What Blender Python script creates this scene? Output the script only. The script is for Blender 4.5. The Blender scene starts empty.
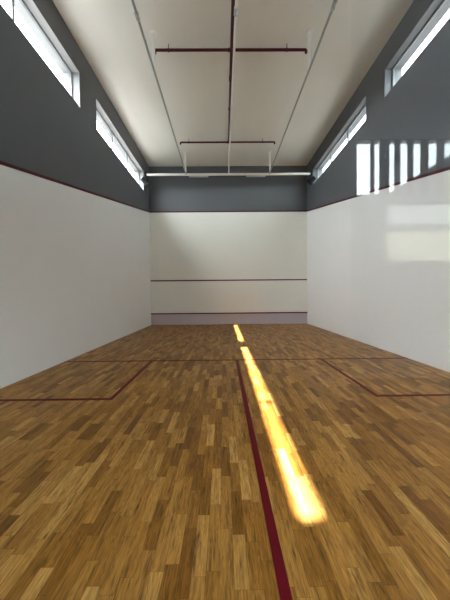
import bpy, bmesh, math, random
from mathutils import Vector, Matrix

scene = bpy.context.scene
col = scene.collection

# ------------------------------------------------------------------ helpers
class MB:
    """collects shapes and links them as one mesh object"""
    def __init__(self):
        self.bm = bmesh.new()

    def box(self, x0, x1, y0, y1, z0, z1, bevel=0.0):
        r = bmesh.ops.create_cube(self.bm, size=1.0)
        vs = r['verts']
        for v in vs:
            v.co = Vector(((x0 + x1) / 2 + v.co.x * (x1 - x0), (y0 + y1) / 2 + v.co.y * (y1 - y0), (z0 + z1) / 2 + v.co.z * (z1 - z0)))
        if bevel:
            es = list({e for v in vs for e in v.link_edges})
            bmesh.ops.bevel(self.bm, geom=es, offset=bevel, segments=2, affect='EDGES', profile=0.5)
        return self

    def prism(self, pts, axis, a, b):
        """polygon pts (2D) swept along an axis from a to b"""
        def mk(p, t):
            if axis == 'x': return (t, p[0], p[1])
            if axis == 'y': return (p[0], t, p[1])
            return (p[0], p[1], t)
        va = [self.bm.verts.new(mk(p, a)) for p in pts]
        vb = [self.bm.verts.new(mk(p, b)) for p in pts]
        n = len(pts)
        self.bm.faces.new(va); self.bm.faces.new(vb[::-1])
        for i in range(n):
            self.bm.faces.new((va[i], vb[i], vb[(i + 1) % n], va[(i + 1) % n]))
        return self

    def rod(self, p, q, r, r2=None, seg=20):
        p, q = Vector(p), Vector(q)
        d = q - p
        m = Matrix.Translation((p + q) / 2) @ d.to_track_quat('Z', 'Y').to_matrix().to_4x4()
        bmesh.ops.create_cone(self.bm, cap_ends=True, segments=seg, radius1=r, radius2=r if r2 is None else r2, depth=d.length, matrix=m)
        return self

    def lathe(self, prof, p, axis, seg=24):
        """profile [(radius, height)] turned about an axis through p"""
        m = Matrix.Translation(Vector(p)) @ Vector(axis).to_track_quat('Z', 'Y').to_matrix().to_4x4()
        rings = []
        for r, h in prof:
            rings.append([self.bm.verts.new(m @ Vector((r * math.cos(2 * math.pi * k / seg), r * math.sin(2 * math.pi * k / seg), h))) for k in range(seg)])
        for a, b in zip(rings, rings[1:]):
            for k in range(seg):
                self.bm.faces.new((a[k], a[(k + 1) % seg], b[(k + 1) % seg], b[k]))
        self.bm.faces.new(rings[0][::-1]); self.bm.faces.new(rings[-1])
        return self

    def elbow(self, c, a, b, r, R, seg=8, sides=16):
        """quarter bend at corner c from direction a to direction b"""
        c, a, b = Vector(c), Vector(a).normalized(), Vector(b).normalized()
        o = c + a * R + b * R
        rings = []
        n = a.cross(b).normalized()
        for i in range(seg + 1):
            t = math.pi / 2 * i / seg
            rad = (-b * math.cos(t) - a * math.sin(t))
            ctr = o + rad * R
            rings.append([self.bm.verts.new(ctr + rad * r * math.cos(2 * math.pi * k / sides) + n * r * math.sin(2 * math.pi * k / sides)) for k in range(sides)])
        for p, q in zip(rings, rings[1:]):
            for k in range(sides):
                self.bm.faces.new((p[k], p[(k + 1) % sides], q[(k + 1) % sides], q[k]))
        self.bm.faces.new(rings[0][::-1]); self.bm.faces.new(rings[-1])
        return self

    def build(self, name, mat, parent=None, smooth=False, loc=None):
        bmesh.ops.recalc_face_normals(self.bm, faces=self.bm.faces[:])
        if loc is not None:
            bmesh.ops.translate(self.bm, vec=-Vector(loc), verts=self.bm.verts[:])
        me = bpy.data.meshes.new(name)
        self.bm.to_mesh(me); self.bm.free()
        o = bpy.data.objects.new(name, me)
        col.objects.link(o)
        for m in (mat if isinstance(mat, (list, tuple)) else [mat]):
            me.materials.append(m)
        if smooth:
            for p in me.polygons: p.use_smooth = True
            me.set_sharp_from_angle(angle=math.radians(40))
        if parent is not None: o.parent = parent
        if loc is not None: o.location = loc
        return o

def tag(o, label=None, cat=None, group=None, kind=None):
    if label: o['label'] = label
    if cat: o['category'] = cat
    if group: o['group'] = group
    if kind: o['kind'] = kind
    return o

def struct(o, label=None):
    return tag(o, label=label, kind='structure')

def empty(name, loc):
    o = bpy.data.objects.new(name, None)
    col.objects.link(o); o.location = loc; o.empty_display_size = 0.2
    return o

# ------------------------------------------------------------------ node helpers
def new_mat(name):
    m = bpy.data.materials.new(name); m.use_nodes = True
    nt = m.node_tree; nt.nodes.clear()
    out = nt.nodes.new('ShaderNodeOutputMaterial')
    return m, nt, out

class G:
    def __init__(self, nt): self.nt = nt
    def n(self, t, **kw):
        nd = self.nt.nodes.new(t)
        for k, v in kw.items(): setattr(nd, k, v)
        return nd
    def l(self, a, b): self.nt.links.new(a, b)
    def math(self, op, a, b=None, c=None, clamp=False):
        nd = self.n('ShaderNodeMath', operation=op, use_clamp=clamp)
        for i, v in enumerate((a, b, c)):
            if v is None: continue
            if isinstance(v, (int, float)): nd.inputs[i].default_value = v
            else: self.l(v, nd.inputs[i])
        return nd.outputs[0]
    def mix(self, f, a, b, blend='MIX'):
        nd = self.n('ShaderNodeMix', data_type='RGBA', blend_type=blend)
        for s, v in ((nd.inputs[0], f), (nd.inputs[6], a), (nd.inputs[7], b)):
            if isinstance(v, (int, float)): s.default_value = v
            elif isinstance(v, tuple): s.default_value = (v[0], v[1], v[2], 1)
            else: self.l(v, s)
        return nd.outputs[2]
    def ramp(self, f, stops):
        nd = self.n('ShaderNodeValToRGB')
        cr = nd.color_ramp
        while len(cr.elements) < len(stops): cr.elements.new(0.5)
        for e, (p, c) in zip(cr.elements, stops):
            e.position = p; e.color = (c[0], c[1], c[2], 1)
        self.l(f, nd.inputs[0]); return nd.outputs[0]
    def comb(self, x, y, z):
        nd = self.n('ShaderNodeCombineXYZ')
        for i, v in enumerate((x, y, z)):
            if isinstance(v, (int, float)): nd.inputs[i].default_value = v
            else: self.l(v, nd.inputs[i])
        return nd.outputs[0]
    def noise(self, vec, scale, detail=3.0, rough=0.5, dim='3D'):
        nd = self.n('ShaderNodeTexNoise', noise_dimensions=dim)
        nd.inputs['Scale'].default_value = scale; nd.inputs['Detail'].default_value = detail; nd.inputs['Roughness'].default_value = rough
        self.l(vec, nd.inputs['Vector']); return nd.outputs[0]
    def bump(self, h, strength, dist=0.01):
        nd = self.n('ShaderNodeBump'); nd.inputs['Strength'].default_value = strength; nd.inputs['Distance'].default_value = dist
        self.l(h, nd.inputs['Height']); return nd.outputs[0]
    def pbsdf(self, out, color, rough=0.6, metal=0.0, spec=0.5, normal=None):
        b = self.n('ShaderNodeBsdfPrincipled')
        for k, v in (('Base Color', color), ('Roughness', rough), ('Metallic', metal), ('Specular IOR Level', spec)):
            s = b.inputs[k]
            if isinstance(v, (int, float)): s.default_value = v
            elif isinstance(v, tuple): s.default_value = (v[0], v[1], v[2], 1)
            else: self.l(v, s)
        if normal is not None: self.l(normal, b.inputs['Normal'])
        self.l(b.outputs[0], out.inputs[0]); return b

def paint(name, c, rough=0.6, var=0.05, scale=2.0, spec=0.3, metal=0.0, bump=0.0):
    m, nt, out = new_mat(name); g = G(nt)
    pos = g.n('ShaderNodeNewGeometry').outputs['Position']
    n = g.noise(pos, scale, 4)
    k = g.mix(n, tuple(x * (1 - var) for x in c), tuple(min(1, x * (1 + var)) for x in c))
    nb = g.bump(g.noise(pos, 60, 2), bump, 0.004) if bump else None
    g.pbsdf(out, k, rough, metal, spec, nb)
    return m

WHITE = (0.855, 0.855, 0.845)
GREY = (0.120, 0.126, 0.136)
L0, LS = 4.57, 0.2385                      # out-of-court line: height at the front, fall per metre

def wall_paint(name, sloped=True, lower=WHITE, reveal=False):
    """white court plaster below the out line, grey paint above it"""
    m, nt, out = new_mat(name); g = G(nt)
    pos = g.n('ShaderNodeNewGeometry').outputs['Position']
    sp = g.n('ShaderNodeSeparateXYZ'); g.l(pos, sp.inputs[0])
    line = g.math('MULTIPLY_ADD', sp.outputs[1], LS if sloped else 0.0, L0 + 0.025)
    up = g.math('GREATER_THAN', sp.outputs[2], line)
    n1 = g.noise(pos, 0.8, 5); n2 = g.noise(pos, 9.0, 4)
    w = g.mix(n1, tuple(c * 0.97 for c in lower), tuple(min(1, c * 1.02) for c in lower))
    gr = g.mix(n1, tuple(c * 0.92 for c in GREY), tuple(c * 1.08 for c in GREY))
    gr = g.mix(g.math('MULTIPLY', n2, 0.25), gr, tuple(c * 1.1 for c in GREY))
    c = g.mix(up, w, gr)
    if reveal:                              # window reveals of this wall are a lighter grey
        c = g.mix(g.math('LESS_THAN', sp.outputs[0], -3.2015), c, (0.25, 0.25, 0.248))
    g.pbsdf(out, c, 0.55, 0, 0.3, g.bump(g.noise(pos, 45, 3), 0.08, 0.003))
    return m

def wood_floor(name):
    m, nt, out = new_mat(name); g = G(nt)
    pos = g.n('ShaderNodeNewGeometry').outputs['Position']
    sp = g.n('ShaderNodeSeparateXYZ'); g.l(pos, sp.inputs[0])
    W, L = 0.062, 0.29
    xr = g.math('DIVIDE', g.math('ADD', sp.outputs[0], 10.0), W)
    row = g.math('FLOOR', xr); fx = g.math('FRACT', xr)
    wn = g.n('ShaderNodeTexWhiteNoise', noise_dimensions='1D'); g.l(row, wn.inputs['W'])
    yl = g.math('ADD', g.math('DIVIDE', sp.outputs[1], L), g.math('MULTIPLY', wn.outputs['Value'], 57.0))
    yl = g.math('ADD', yl, 100.0)
    vo = g.n('ShaderNodeTexVoronoi', voronoi_dimensions='1D', feature='F1'); vo.inputs['Scale'].default_value = 1.0; vo.inputs['Randomness'].default_value = 0.8
    g.l(yl, vo.inputs['W'])
    ve = g.n('ShaderNodeTexVoronoi', voronoi_dimensions='1D', feature='DISTANCE_TO_EDGE'); ve.inputs['Scale'].default_value = 1.0; ve.inputs['Randomness'].default_value = 0.8
    g.l(yl, ve.inputs['W'])
    cell = vo.outputs['W']
    w2 = g.n('ShaderNodeTexWhiteNoise', noise_dimensions='2D'); g.l(g.comb(row, cell, 0.0), w2.inputs['Vector'])
    tone = w2.outputs['Value']
    w3 = g.n('ShaderNodeSeparateColor'); g.l(w2.outputs['Color'], w3.inputs[0])
    base = g.ramp(tone, FLOOR_STOPS)
    # grain: streaks along the block, shifted for every block
    gv = g.comb(g.math('ADD', g.math('MULTIPLY', sp.outputs[0], 1.0), g.math('MULTIPLY', tone, 37.0)), g.math('MULTIPLY', sp.outputs[1], 0.07), g.math('MULTIPLY', w3.outputs[1], 20.0))
    g1 = g.noise(gv, 110.0, 4, 0.6)
    wv = g.comb(g.math('ADD', sp.outputs[0], g.math('MULTIPLY', w3.outputs[2], 9.0)), g.math('MULTIPLY', sp.outputs[1], 0.16), g.math('MULTIPLY', w3.outputs[1], 5.0))
    g2 = g.noise(wv, 26.0, 2, 0.5)
    rings = g.math('SINE', g.math('MULTIPLY', g2, 60.0))
    streak = g.math('ADD', g.math('MULTIPLY', g.math('SUBTRACT', g1, 0.5), 1.9), g.math('MULTIPLY', rings, 0.13))
    g3 = g.noise(g.comb(g.math('ADD', sp.outputs[0], g.math('MULTIPLY', tone, 11.0)), g.math('MULTIPLY', sp.outputs[1], 0.12), g.math('MULTIPLY', w3.outputs[0], 20.0)), 42.0, 3, 0.6)
    vein = g.math('MULTIPLY', g.math('MAXIMUM', g.math('SUBTRACT', g3, 0.52), 0.0), -2.6)
    v = g.math('MAXIMUM', g.math('ADD', g.math('ADD', 1.06, streak), vein), 0.25)
    hv = g.n('ShaderNodeHueSaturation'); g.l(base, hv.inputs['Color']); g.l(v, hv.inputs['Value'])
    # joints
    ex = g.math('MULTIPLY', g.math('MINIMUM', fx, g.math('SUBTRACT', 1.0, fx)), W)
    ey = g.math('MULTIPLY', ve.outputs['Distance'], L)
    joint = g.math('LESS_THAN', g.math('MINIMUM', ex, ey), 0.0011)
    c = g.mix(g.math('MULTIPLY', joint, 0.35), hv.outputs[0], (0.03, 0.015, 0.006))
    ro = g.math('MULTIPLY_ADD', g.noise(pos, 3.0, 3), 0.12, 0.34)
    h = g.math('SUBTRACT', g.math('MULTIPLY', g1, 0.3), joint)
    g.pbsdf(out, c, ro, 0, 0.17, g.bump(h, 0.12, 0.001))
    return m

FLOOR_STOPS = [(0.0, (0.145, 0.056, 0.009)), (0.18, (0.205, 0.088, 0.0135)), (0.5, (0.282, 0.128, 0.024)), (0.85, (0.350, 0.172, 0.039)), (1.0, (0.43, 0.235, 0.066))]

def ceiling_mat(name):
    m, nt, out = new_mat(name); g = G(nt)
    pos = g.n('ShaderNodeNewGeometry').outputs['Position']
    sp = g.n('ShaderNodeSeparateXYZ'); g.l(pos, sp.inputs[0])
    n1 = g.noise(g.comb(g.math('MULTIPLY', sp.outputs[0], 1.0), g.math('MULTIPLY', sp.outputs[1], 0.3), 0.0), 1.6, 5)
    c = g.mix(n1, (0.79, 0.78, 0.70), (0.88, 0.87, 0.79))
    fy = g.math('FRACT', g.math('DIVIDE', g.math('ADD', sp.outputs[1], 20.35), 1.22))
    seam = g.math('LESS_THAN', g.math('ABSOLUTE', g.math('SUBTRACT', fy, 0.5)), 0.006)
    c = g.mix(g.math('MULTIPLY', seam, 0.18), c, (0.9, 0.88, 0.84))
    g.pbsdf(out, c, 0.6, 0, 0.3, g.bump(g.noise(pos, 30, 3), 0.05, 0.003))
    return m

def glass_mat(name, tint=(1.0, 1.0, 1.0)):
    m, nt, out = new_mat(name); g = G(nt)
    tr = g.n('ShaderNodeBsdfTransparent'); tr.inputs[0].default_value = (*tint, 1)
    gl = g.n('ShaderNodeBsdfGlossy'); gl.inputs['Roughness'].default_value = 0.0
    lw = g.n('ShaderNodeLayerWeight'); lw.inputs[0].default_value = 0.5
    # Schlick from the facing term
    f1 = g.math('POWER', lw.outputs['Facing'], 5.0)
    f = g.math('MULTIPLY_ADD', f1, 0.95, 0.045)
    mx = g.n('ShaderNodeMixShader'); g.l(f, mx.inputs[0]); g.l(tr.outputs[0], mx.inputs[1]); g.l(gl.outputs[0], mx.inputs[2])
    g.l(mx.outputs[0], out.inputs[0])
    return m

def clear_edge(name):
    m, nt, out = new_mat(name); g = G(nt)
    tr = g.n('ShaderNodeBsdfTransparent'); tr.inputs[0].default_value = (0.985, 1.0, 0.99, 1)
    g.l(tr.outputs[0], out.inputs[0]); return m

M = dict(
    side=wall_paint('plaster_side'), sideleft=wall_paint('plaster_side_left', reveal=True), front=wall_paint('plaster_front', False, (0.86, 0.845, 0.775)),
    floor=wood_floor('hardwood_blocks'), ceil=ceiling_mat('ceiling_board'),
    glass=glass_mat('window_glass'), edge=clear_edge('glass_edge'),
    red=paint('court_line_red', (0.085, 0.005, 0.010), 0.5, 0.1),
    redfloor=paint('floor_line_red', (0.115, 0.004, 0.009), 0.5, 0.1, spec=0.12),
    tin=paint('tin_grey_lilac', (0.56, 0.47, 0.50), 0.45, 0.04),
    zinc=paint('galvanised_rail', (0.40, 0.40, 0.37), 0.45, 0.05),
    pipered=paint('sprinkler_red', (0.075, 0.008, 0.010), 0.4, 0.1),
    white=paint('white_powdercoat', (0.90, 0.89, 0.84), 0.45, 0.03),
    alu=paint('window_frame_grey', (0.17, 0.175, 0.18), 0.45, 0.03),
    black=paint('black_plastic', (0.008, 0.008, 0.009), 0.5, 0.1, spec=0.12),
    steel=paint('brushed_steel', (0.55, 0.56, 0.57), 0.3, 0.05, metal=0.9),
    lens=paint('lamp_lens', (0.25, 0.26, 0.27), 0.15, 0.02, spec=0.8),
    outer=paint('added_wall_grey', (0.34, 0.34, 0.33), 0.8, 0.05),
    gallery=paint('gallery_plaster', (0.50, 0.51, 0.52), 0.7, 0.03),
    dark=paint('dark_frame', (0.03, 0.032, 0.035), 0.5, 0.1),
    cream=paint('added_wall_cream', (0.46, 0.43, 0.31), 0.8, 0.04),
)

# ------------------------------------------------------------------ dimensions (metres)
HX, LY, HC, T = 3.2, 9.75, 6.42, 0.36
LZ0, LZ1 = 5.16, 5.88                     # left windows
RZ0, RZ1 = 5.35, 5.93                     # right windows
WIN = [(-9.12, -4.77), (-4.10, -0.70)]    # near and far window along each side wall
GY = -13.0                                # far wall of the viewing gallery behind the glass

# ------------------------------------------------------------------ shell
struct(MB().box(-HX - T, HX + T, -LY - 0.1, T, -0.2, 0).build('floor', M['floor']))
struct(MB().box(-HX - T, HX + T, -LY, T, HC, HC + 0.25).build('ceiling', M['ceil']))
struct(MB().box(-HX - T, HX + T, 0, T, 0, HC).build('wall_front', M['front']))

def side_wall(name, s, z0, z1):
    m = MB()
    xs = sorted((s * HX, s * (HX + T)))
    m.box(*xs, -LY, 0, 0, z0)
    m.box(*xs, -LY, 0, z1, HC)
    ys = [-LY] + [v for w in WIN for v in w] + [0]
    for a, b in zip(ys[0::2], ys[1::2]):
        m.box(*xs, a, b, z0, z1)
    return struct(m.build(name, M['sideleft' if s < 0 else 'side']))
side_wall('wall_left', -1, LZ0, LZ1)
side_wall('wall_right', 1, RZ0, RZ1)

# back of the court: masonry above a 2.13 m glass screen with an open doorway in it
struct(MB().box(-HX - T, HX + T, -LY - 0.25, -LY, 2.13, HC + 0.25).build('wall_back', M['gallery']))
DX0, DX1 = -1.05, -0.128
def screen(name, x0, x1):
    m = MB().box(x0, x1, -LY - 0.008, -LY, 0.0, 2.13)
    o = m.build(name, [M['glass'], M['edge']])
    for p in o.data.polygons:
        if abs(p.normal.y) < 0.5: p.material_index = 1
    return struct(o)
screen('wall_glass', DX1, HX)
screen('wall_glass.001', -HX, DX0)

# viewing gallery behind the glass (seen only as a reflection)
struct(MB().box(-HX - T, HX + T, GY - 0.12, -LY - 0.1, -0.2, 0).build('floor_gallery', M['black']))
struct(MB().box(-HX - T, HX + T, GY - 0.12, -LY - 0.25, 4.1, 4.3).build('ceiling_gallery', M['gallery']))
for nm, s in (('wall_gallery_left', -1), ('wall_gallery_right', 1)):
    xs = sorted((s * HX, s * (HX + T)))
    struct(MB().box(*xs, GY - 0.12, -LY, 0, 4.1).build(nm, M['gallery']))
A0, A1, AZ0, AZ1 = 1.66, 3.15, 2.61, 3.39   # barred high window
B0, B1, BZ0, BZ1 = 2.10, 3.15, 1.66, 2.50   # added lower opening for the pale reflected block
C0, C1, CZ0, CZ1 = -2.0, 1.4, 2.3, 3.9      # added wide opening, lets fill light into the court
m = MB()
yb, yf = GY - 0.12, GY
m.box(-HX, C0, yb, yf, 0, 4.1).box(C0, C1, yb, yf, 0, CZ0).box(C0, C1, yb, yf, CZ1, 4.1)
m.box(C1, A0, yb, yf, 0, 4.1).box(A1, HX, yb, yf, 0, 4.1)
m.box(A0, A1, yb, yf, AZ1, 4.1).prism([(A0, BZ1), (A1, BZ1), (A1, 3.27), (2.12, 2.63), (A0, AZ0)], 'y', yb, yf)
m.box(A0, B0, yb, yf, 0, BZ1).box(B0, A1, yb, yf, 0, BZ0)
struct(m.build('wall_gallery_back', M['gallery']))

# ------------------------------------------------------------------ windows
def court_window(n, s, w, z0, z1, mull):
    y0, y1 = w
    xp = s * (HX + 0.15)                       # plane of the panes
    fr = 0.03
    def bx(m, ya, yb, za, zb, d=0.045):
        a, b = sorted((xp, xp + s * d)); m.box(a, b, ya, yb, za, zb)
    m = MB()
    bx(m, y0, y1, z0, z0 + fr); bx(m, y0, y1, z1 - fr, z1)
    bx(m, y0, y0 + fr, z0 + fr, z1 - fr); bx(m, y1 - fr, y1, z0 + fr, z1 - fr)
    root = m.build('window_%d' % n, M['alu'])
    struct(root)
    for k in mull:
        mm = MB(); bx(mm, k - 0.022, k + 0.022, z0 + fr, z1 - fr, 0.04)
        mm.build('mullion', M['alu'], root)
    es = [y0 + fr] + list(mull) + [y1 - fr]
    for a, b in zip(es, es[1:]):
        g_ = MB(); xa, xb = sorted((xp + s * 0.02, xp + s * 0.026))
        g_.box(xa, xb, a + 0.023, b - 0.023, z0 + fr, z1 - fr)
        g_.build('pane', M['glass'], root)
    return root
NM, FM = (-7.67, -6.20), (-2.95, -1.85)
court_window(1, -1, WIN[0], LZ0, LZ1, NM)
court_window(2, -1, WIN[1], LZ0, LZ1, FM)
court_window(3, 1, WIN[0], RZ0, RZ1, NM)
court_window(4, 1, WIN[1], RZ0, RZ1, FM)

# gallery windows; the low and wide ones are added for reflection and fill
root = struct(MB().box(A0, A1, GY - 0.01, GY, AZ1 - 0.012, AZ1).build('window_5', M['dark']))
for a, b in [(1.853, 1.910), (1.981, 2.123), (2.195, 2.279), (2.379, 2.464), (2.564, 2.677), (2.791, 2.903), (3.01, 3.06)]:
    MB().box(a, b, GY - 0.01, GY, AZ0, AZ1 - 0.012).build('mullion', M['dark'], root)
root = struct(MB().box(B0, B1, GY - 0.03, GY, BZ0, BZ0 + 0.02).box(B0, B1, GY - 0.03, GY, BZ1 - 0.02, BZ1).build('window_6', M['dark']))
MB().box(B0, B1, GY - 0.06, GY - 0.054, BZ0, BZ1).build('pane', M['glass'], root)
m = MB().box(C0, C1, GY - 0.06, GY, CZ0, CZ0 + 0.05).box(C0, C1, GY - 0.06, GY, CZ1 - 0.05, CZ1).box(C0, C0 + 0.05, GY - 0.06, GY, CZ0, CZ1).box(C1 - 0.05, C1, GY - 0.06, GY, CZ0, CZ1)
root = struct(m.build('window_7', M['dark']))
for x in (-0.87, 0.27):
    MB().box(x - 0.03, x + 0.03, GY - 0.06, GY, CZ0 + 0.05, CZ1 - 0.05).build('mullion', M['dark'], root)
MB().box(C0, C1, GY - 0.09, GY - 0.084, CZ0, CZ1).build('pane', M['glass'], root)
# added two-tone wall: tints the lower reflection and hides the bright sky
struct(MB().box(3.3, 8.5, -16.9, -16.5, -1, 3.0).build('wall_added', M['cream']))
struct(MB().box(3.3, 8.5, -16.9, -16.45, 3.0, 3.16).build('trim_5', M['dark']))
struct(MB().box(3.3, 8.5, -16.9, -16.5, 3.16, 4.02).build('wall_added_upper', M['outer']))

# ------------------------------------------------------------------ painted lines and trims
E_ = 0.002
struct(MB().box(-HX, HX, -0.006, 0, 4.57, 4.62).build('trim_1', M['red']), 'dark red out line across the top of the white front wall')
for i, s in ((2, -1), (3, 1)):
    xs = sorted((s * HX, s * (HX - 0.006)))
    pts = [(0, L0), (0, L0 + 0.05), (-LY, L0 + 0.05 - LS * LY), (-LY, L0 - LS * LY)]
    struct(MB().prism(pts, 'x', *xs).build('trim_%d' % i, M['red']), 'dark red sloping out line along the %s side wall' % ('left' if s < 0 else 'right'))
struct(MB().box(-HX, HX, -0.004, 0, 1.78, 1.83).build('trim_4', M['red']), 'dark red service line across the middle of the front wall')
# the tin
t = tag(empty('tin_board', (0, 0, 0)), 'pale lilac tin board under the red strip at the foot of the front wall', 'tin board')
MB().box(-HX + 0.001, HX - 0.001, -0.025, -0.001, 0.001, 0.432).build('panel', M['tin'], t)
MB().box(-HX + 0.001, HX - 0.001, -0.045, -0.001, 0.432, 0.48, 0.006).build('top_strip', M['red'], t)

def line(x0, x1, y0, y1, label):
    return struct(MB().box(x0, x1, y0, y1, 0, E_).build('floor_line', M['redfloor']), label)
SL = -5.49
line(-HX, HX, SL, SL + 0.05, 'thin red short line crossing the whole wooden floor')
line(-0.025, 0.025, -LY, SL, 'wide red half court line running towards the viewer')
for s, nm in ((-1, 'left'), (1, 'right')):
    xi = s * 1.55
    a, b = sorted((xi, xi + s * 0.05))
    line(a, b, SL - 1.65, SL, 'red inner line of the %s service box' % nm)
    a, b = sorted((xi + s * 0.05, s * HX))
    line(a, b, SL - 1.65, SL - 1.60, 'red back line of the %s service box' % nm)

# ------------------------------------------------------------------ red sprinkler pipe on the ceiling
ZP = 6.30
sp = tag(empty('sprinkler_pipe', (0, -4, HC)), 'dark red fire sprinkler pipe with two cross branches under the ceiling', 'sprinkler pipe')
off = Vector(sp.location)
def part(mb, name, mat, root, smooth=True):
    o = mb.build(name, mat, None, smooth)
    o.data.transform(Matrix.Translation(-Vector(root.location)))
    o.parent = root
    return o
XM = -0.02
p = part(MB().rod((XM, -9.6, ZP), (XM, -4.15, ZP), 0.036).rod((XM, -4.2, ZP), (XM, -4.08, ZP), 0.043), 'main_pipe', M['pipered'], sp)
p = part(MB().rod((XM, -4.15, ZP), (XM, -1.74, ZP), 0.027), 'main_pipe', M['pipered'], sp)
for yb, xl, xr, r in ((-4.80, -1.61, 1.53, 0.026), (-1.74, -1.62, 1.52, 0.026)):
    mb = MB().rod((xl + 0.03, yb, ZP), (xr - 0.03, yb, ZP), r).rod((XM - 0.07, yb, ZP), (XM + 0.07, yb, ZP), r * 1.35)
    mb.elbow((xl, yb, ZP), (1, 0, 0), (0, 0, -1), r, 0.03).elbow((xr, yb, ZP), (-1, 0, 0), (0, 0, -1), r, 0.03)
    br = part(mb, 'branch_pipe', M['pipered'], sp)
    for x in (xl, xr):
        part(MB().lathe([(0.029, 0.0), (0.029, 0.02), (0.016, 0.022), (0.012, 0.034), (0.024, 0.035), (0.024, 0.038)], (x, yb, ZP - 0.028), (0, 0, -1), 16), 'sprinkler_head', M['pipered'], sp)
    for x in (xl + 0.28, xr - 0.40):
        part(MB().rod((x, yb, ZP), (x, yb, HC), 0.007).rod((x - 0.014, yb, ZP), (x + 0.014, yb, ZP), r * 1.25), 'pipe_hanger', M['pipered'], sp)
for y in (-8.6, -6.6, -3.2):
    part(MB().rod((XM, y, ZP), (XM, y, HC), 0.007).rod((XM, y - 0.014, ZP), (XM, y + 0.014, ZP), 0.040), 'pipe_hanger', M['pipered'], sp)

# ------------------------------------------------------------------ white suspended rail frame
ZR, YC = 5.70, -0.80
fr = tag(empty('suspended_rail_frame', (0, -4, HC)), 'white tubular frame of three long rails and a crossbar hung below the ceiling', 'rail frame')
for x in (-1.58, 0.0, 1.52):
    part(MB().rod((x, -9.7, ZR), (x, YC, ZR), 0.021), 'rail', M['white' if x == 0 else 'zinc'], fr)
part(MB().rod((-3.04, YC, ZR), (3.04, YC, ZR), 0.042, seg=24), 'crossbar', M['white'], fr)
for x in (-1.58, 1.52):
    for y in (-5.02, -0.95, -8.9):
        part(MB().box(x - 0.027, x + 0.027, y - 0.02, y + 0.02, ZR + 0.015, HC - 0.02, 0.004)
             .rod((x, y, HC - 0.02), (x, y, HC), 0.07), 'hanger', M['white'], fr)
part(MB().rod((0, -0.95, ZR), (0, -0.95, HC), 0.016).rod((0, -0.95, HC - 0.02), (0, -0.95, HC), 0.05), 'hanger', M['white'], fr)
for x, y in ((-1.58, -5.95), (1.52, -6.10), (0.0, -6.02)):
    part(MB().rod((x, y - 0.05, ZR), (x, y + 0.05, ZR), 0.033).rod((x, y, ZR - 0.07), (x, y, ZR), 0.013), 'clamp', M['steel'], fr)
for x in (-1.12, 1.02):
    part(MB().box(x - 0.36, x + 0.36, YC + 0.02, YC + 0.07, ZR - 0.075, ZR - 0.02, 0.004), 'bar_plate', M['steel'], fr)  # flat plates behind the lower edge of the crossbar

# ------------------------------------------------------------------ spotlights clamped to the crossbar ends
def spotlight(s, label):
    x = s * 3.10
    o = tag(empty('spotlight', (x, YC, ZR)), label, 'spotlight')
    # end clamp and drop arm
    part(MB().rod((s * 3.042, YC, ZR), (s * 3.12, YC, ZR), 0.066).box(x - 0.028, x + 0.028, YC - 0.03, YC + 0.03, ZR + 0.04, ZR + 0.13, 0.006)
         .box(x - 0.02, x + 0.02, YC - 0.02, YC + 0.02, ZR - 0.13, ZR - 0.04, 0.005), 'clamp', M['black'], o)
    c = Vector((x + s * 0.01, YC - 0.02, ZR - 0.24))
    d = Vector((-s * 0.55, 0.35, -0.45)).normalized()
    side = Vector((d.y, -d.x, 0)).normalized()
    top = Vector((0, 0, 0.12))
    mb = MB().rod(c + side * 0.125 + top, c - side * 0.125 + top, 0.014)
    for k in (1, -1):
        mb.rod(c + side * 0.125 * k + top, c + side * 0.125 * k, 0.014)
    part(mb, 'bracket', M['black'], o)
    h = part(MB().lathe([(0.04, -0.14), (0.075, -0.13), (0.09, -0.05), (0.108, 0.05), (0.115, 0.14), (0.102, 0.145), (0.100, 0.11)], c, d), 'lamp_head', M['black'], o)
    ln = MB().lathe([(0.098, 0.11), (0.098, 0.12), (0.055, 0.13)], c, d).build('lens', M['lens'], None, True)
    ln.data.transform(Matrix.Translation(-Vector(o.location))); ln.parent = h
    return o
spotlight(-1, 'black spotlight on the crossbar end beside the left far window')
spotlight(1, 'black spotlight on the crossbar end beside the right far window')

# ------------------------------------------------------------------ light
SKY_BASE, SKY_SUN, SKY_WIDE, SKY_BANK = 1.05, 4.1, 2.7, 3.0
SUN = Vector((1.0, 0.117, -1.531)).normalized()
sd = bpy.data.lights.new('sun', 'SUN'); sd.energy = SUN_E = 13.0; sd.angle = math.radians(0.75); sd.color = (1.0, 0.97, 0.97)
so = bpy.data.objects.new('sun', sd); col.objects.link(so)
so.rotation_euler = SUN.to_track_quat('-Z', 'Y').to_euler()

w = bpy.data.worlds.new('World'); scene.world = w; w.use_nodes = True
nt = w.node_tree; nt.nodes.clear(); g = G(nt)
tc = g.n('ShaderNodeTexCoord').outputs['Generated']
sx = g.n('ShaderNodeSeparateXYZ'); g.l(tc, sx.inputs[0])
el = sx.outputs[2]
dp = g.n('ShaderNodeVectorMath', operation='DOT_PRODUCT'); g.l(tc, dp.inputs[0]); dp.inputs[1].default_value = tuple(-SUN)
ds = g.math('MAXIMUM', dp.outputs['Value'], 0.0)
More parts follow.
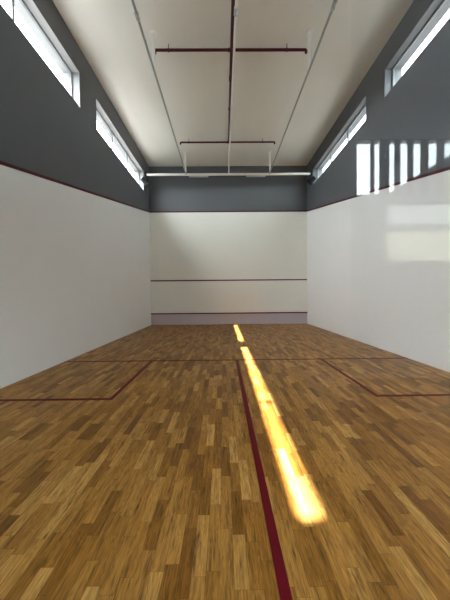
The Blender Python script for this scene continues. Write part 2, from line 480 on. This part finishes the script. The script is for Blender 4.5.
# blue sky, wide white haze round the sun, added bright sky bank low behind the building (-y)
glow = g.math('MULTIPLY_ADD', g.math('POWER', ds, 5.0), SKY_SUN, g.math('MULTIPLY', g.math('POWER', ds, 1.6), SKY_WIDE))
by = g.math('MAXIMUM', g.math('MULTIPLY', sx.outputs[1], -1.0), 0.0)
bank = g.math('MULTIPLY', g.math('POWER', by, 3.0), SKY_BANK)  # extra rear sky brightness, added to brighten the gallery windows
def scaled(c, f):
    nd = g.n('ShaderNodeVectorMath', operation='SCALE'); nd.inputs[0].default_value = c; g.l(f, nd.inputs['Scale']); return nd.outputs[0]
def added(a, b):
    nd = g.n('ShaderNodeVectorMath', operation='ADD'); g.l(a, nd.inputs[0]); g.l(b, nd.inputs[1]); return nd.outputs[0]
base = g.n('ShaderNodeVectorMath', operation='SCALE'); base.inputs[0].default_value = (0.72, 0.97, 1.06); base.inputs['Scale'].default_value = SKY_BASE
sky = added(added(base.outputs[0], scaled((0.95, 0.99, 1.01), glow)), scaled((0.93, 1.0, 0.98), bank))
lo = g.math('LESS_THAN', el, -0.01)
# ground: glow rises towards +x, added to lift the left wall and ceiling
fin = g.mix(lo, sky, g.mix(g.math('MULTIPLY_ADD', sx.outputs[0], 0.5, 0.5), (0.40, 0.44, 0.45), (0.75, 0.78, 0.75)))
bg = g.n('ShaderNodeBackground'); g.l(fin, bg.inputs[0]); bg.inputs[1].default_value = 1.0
wo = g.n('ShaderNodeOutputWorld'); g.l(bg.outputs[0], wo.inputs[0])

# ------------------------------------------------------------------ camera
CX, CY, CZ = -0.2405, -9.964, 1.2196
yaw, pit, rol, F = 0.0069, -0.0224, -0.0090, 243.0
cy_, sy_, cp_, sp_ = math.cos(yaw), math.sin(yaw), math.cos(pit), math.sin(pit)
fw = Vector((sy_ * cp_, cy_ * cp_, sp_)); r_ = Vector((cy_, -sy_, 0)); u_ = r_.cross(fw)
c_, s_ = math.cos(rol), math.sin(rol)
r2 = r_ * c_ + u_ * s_; u2 = -r_ * s_ + u_ * c_
cd = bpy.data.cameras.new('camera'); co = bpy.data.objects.new('camera', cd); col.objects.link(co)
cd.sensor_fit = 'VERTICAL'; cd.sensor_height = 36.0; cd.lens = 36.0 * F / 600.0
cd.clip_start = 0.02; cd.clip_end = 200
co.matrix_world = Matrix(((r2.x, u2.x, -fw.x, CX), (r2.y, u2.y, -fw.y, CY), (r2.z, u2.z, -fw.z, CZ), (0, 0, 0, 1)))
scene.camera = co

SETTING = {
    'floor': ('brown hardwood strip floor of the squash court', 'floor'),
    'ceiling': ('off-white flat ceiling over the squash court', 'ceiling'),
    'wall_front': ('front wall facing the viewer, white below and dark grey above', 'wall'),
    'wall_left': ('left side wall, white below a sloping red line, dark grey above', 'wall'),
    'wall_right': ('right side wall, white below a sloping red line, dark grey above', 'wall'),
    'wall_back': ('back wall above the glass screen behind the court', 'wall'),
    'wall_glass': ('clear glass back screen reflecting bright bars on the right', 'glass wall'),
    'wall_glass.001': ('clear glass back screen left of the open doorway', 'glass wall'),
    'window_1': ('near high window strip in the left wall, cut by the frame edge', 'window'),
    'window_2': ('far high window strip in the left wall beside the front wall', 'window'),
    'window_3': ('near high window strip in the right wall, cut by the frame edge', 'window'),
    'window_4': ('far high window strip in the right wall beside the front wall', 'window'),
    'window_5': ('window with dark upright bars, seen as bright stripes reflected in the glass', 'window'),
    'window_6': ('added low opening that makes the pale block reflected in the glass', 'window'),
    'window_7': ('added wide gallery opening that brings fill light into the court', 'window'),
    'floor_gallery': ('dark floor of the gallery behind the glass', 'floor'),
    'ceiling_gallery': ('ceiling of the gallery behind the glass', 'ceiling'),
    'wall_gallery_left': ('left wall of the gallery behind the glass', 'wall'),
    'wall_gallery_right': ('right wall of the gallery behind the glass', 'wall'),
    'wall_gallery_back': ('far wall of the gallery, reflected in the glass', 'wall'),
    'wall_added': ('added cream wall beyond the gallery that colours the reflection in the glass', 'wall'),
    'wall_added_upper': ('added pale upper wall beyond the gallery, shaping the reflection in the glass', 'wall'),
    'trim_5': ('added dark band between the two added walls, darkening the reflection', 'trim'),
}
for o in scene.objects:
    if o.parent is None and o.get('kind') == 'structure':
        if o.name in SETTING:
            o['label'], o['category'] = SETTING[o.name]
        else:
            o['category'] = 'line'

vs = scene.view_settings
scene.display_settings.display_device = 'sRGB'
vs.view_transform = 'Standard'; vs.look = 'None'; vs.gamma = 1.0; vs.use_curve_mapping = False
vs.exposure = 2.70
cy = scene.cycles
cy.max_bounces = 16; cy.diffuse_bounces = 10; cy.glossy_bounces = 6; cy.transparent_max_bounces = 16; cy.transmission_bounces = 8
cy.sample_clamp_indirect = 8.0
cy.use_denoising = True
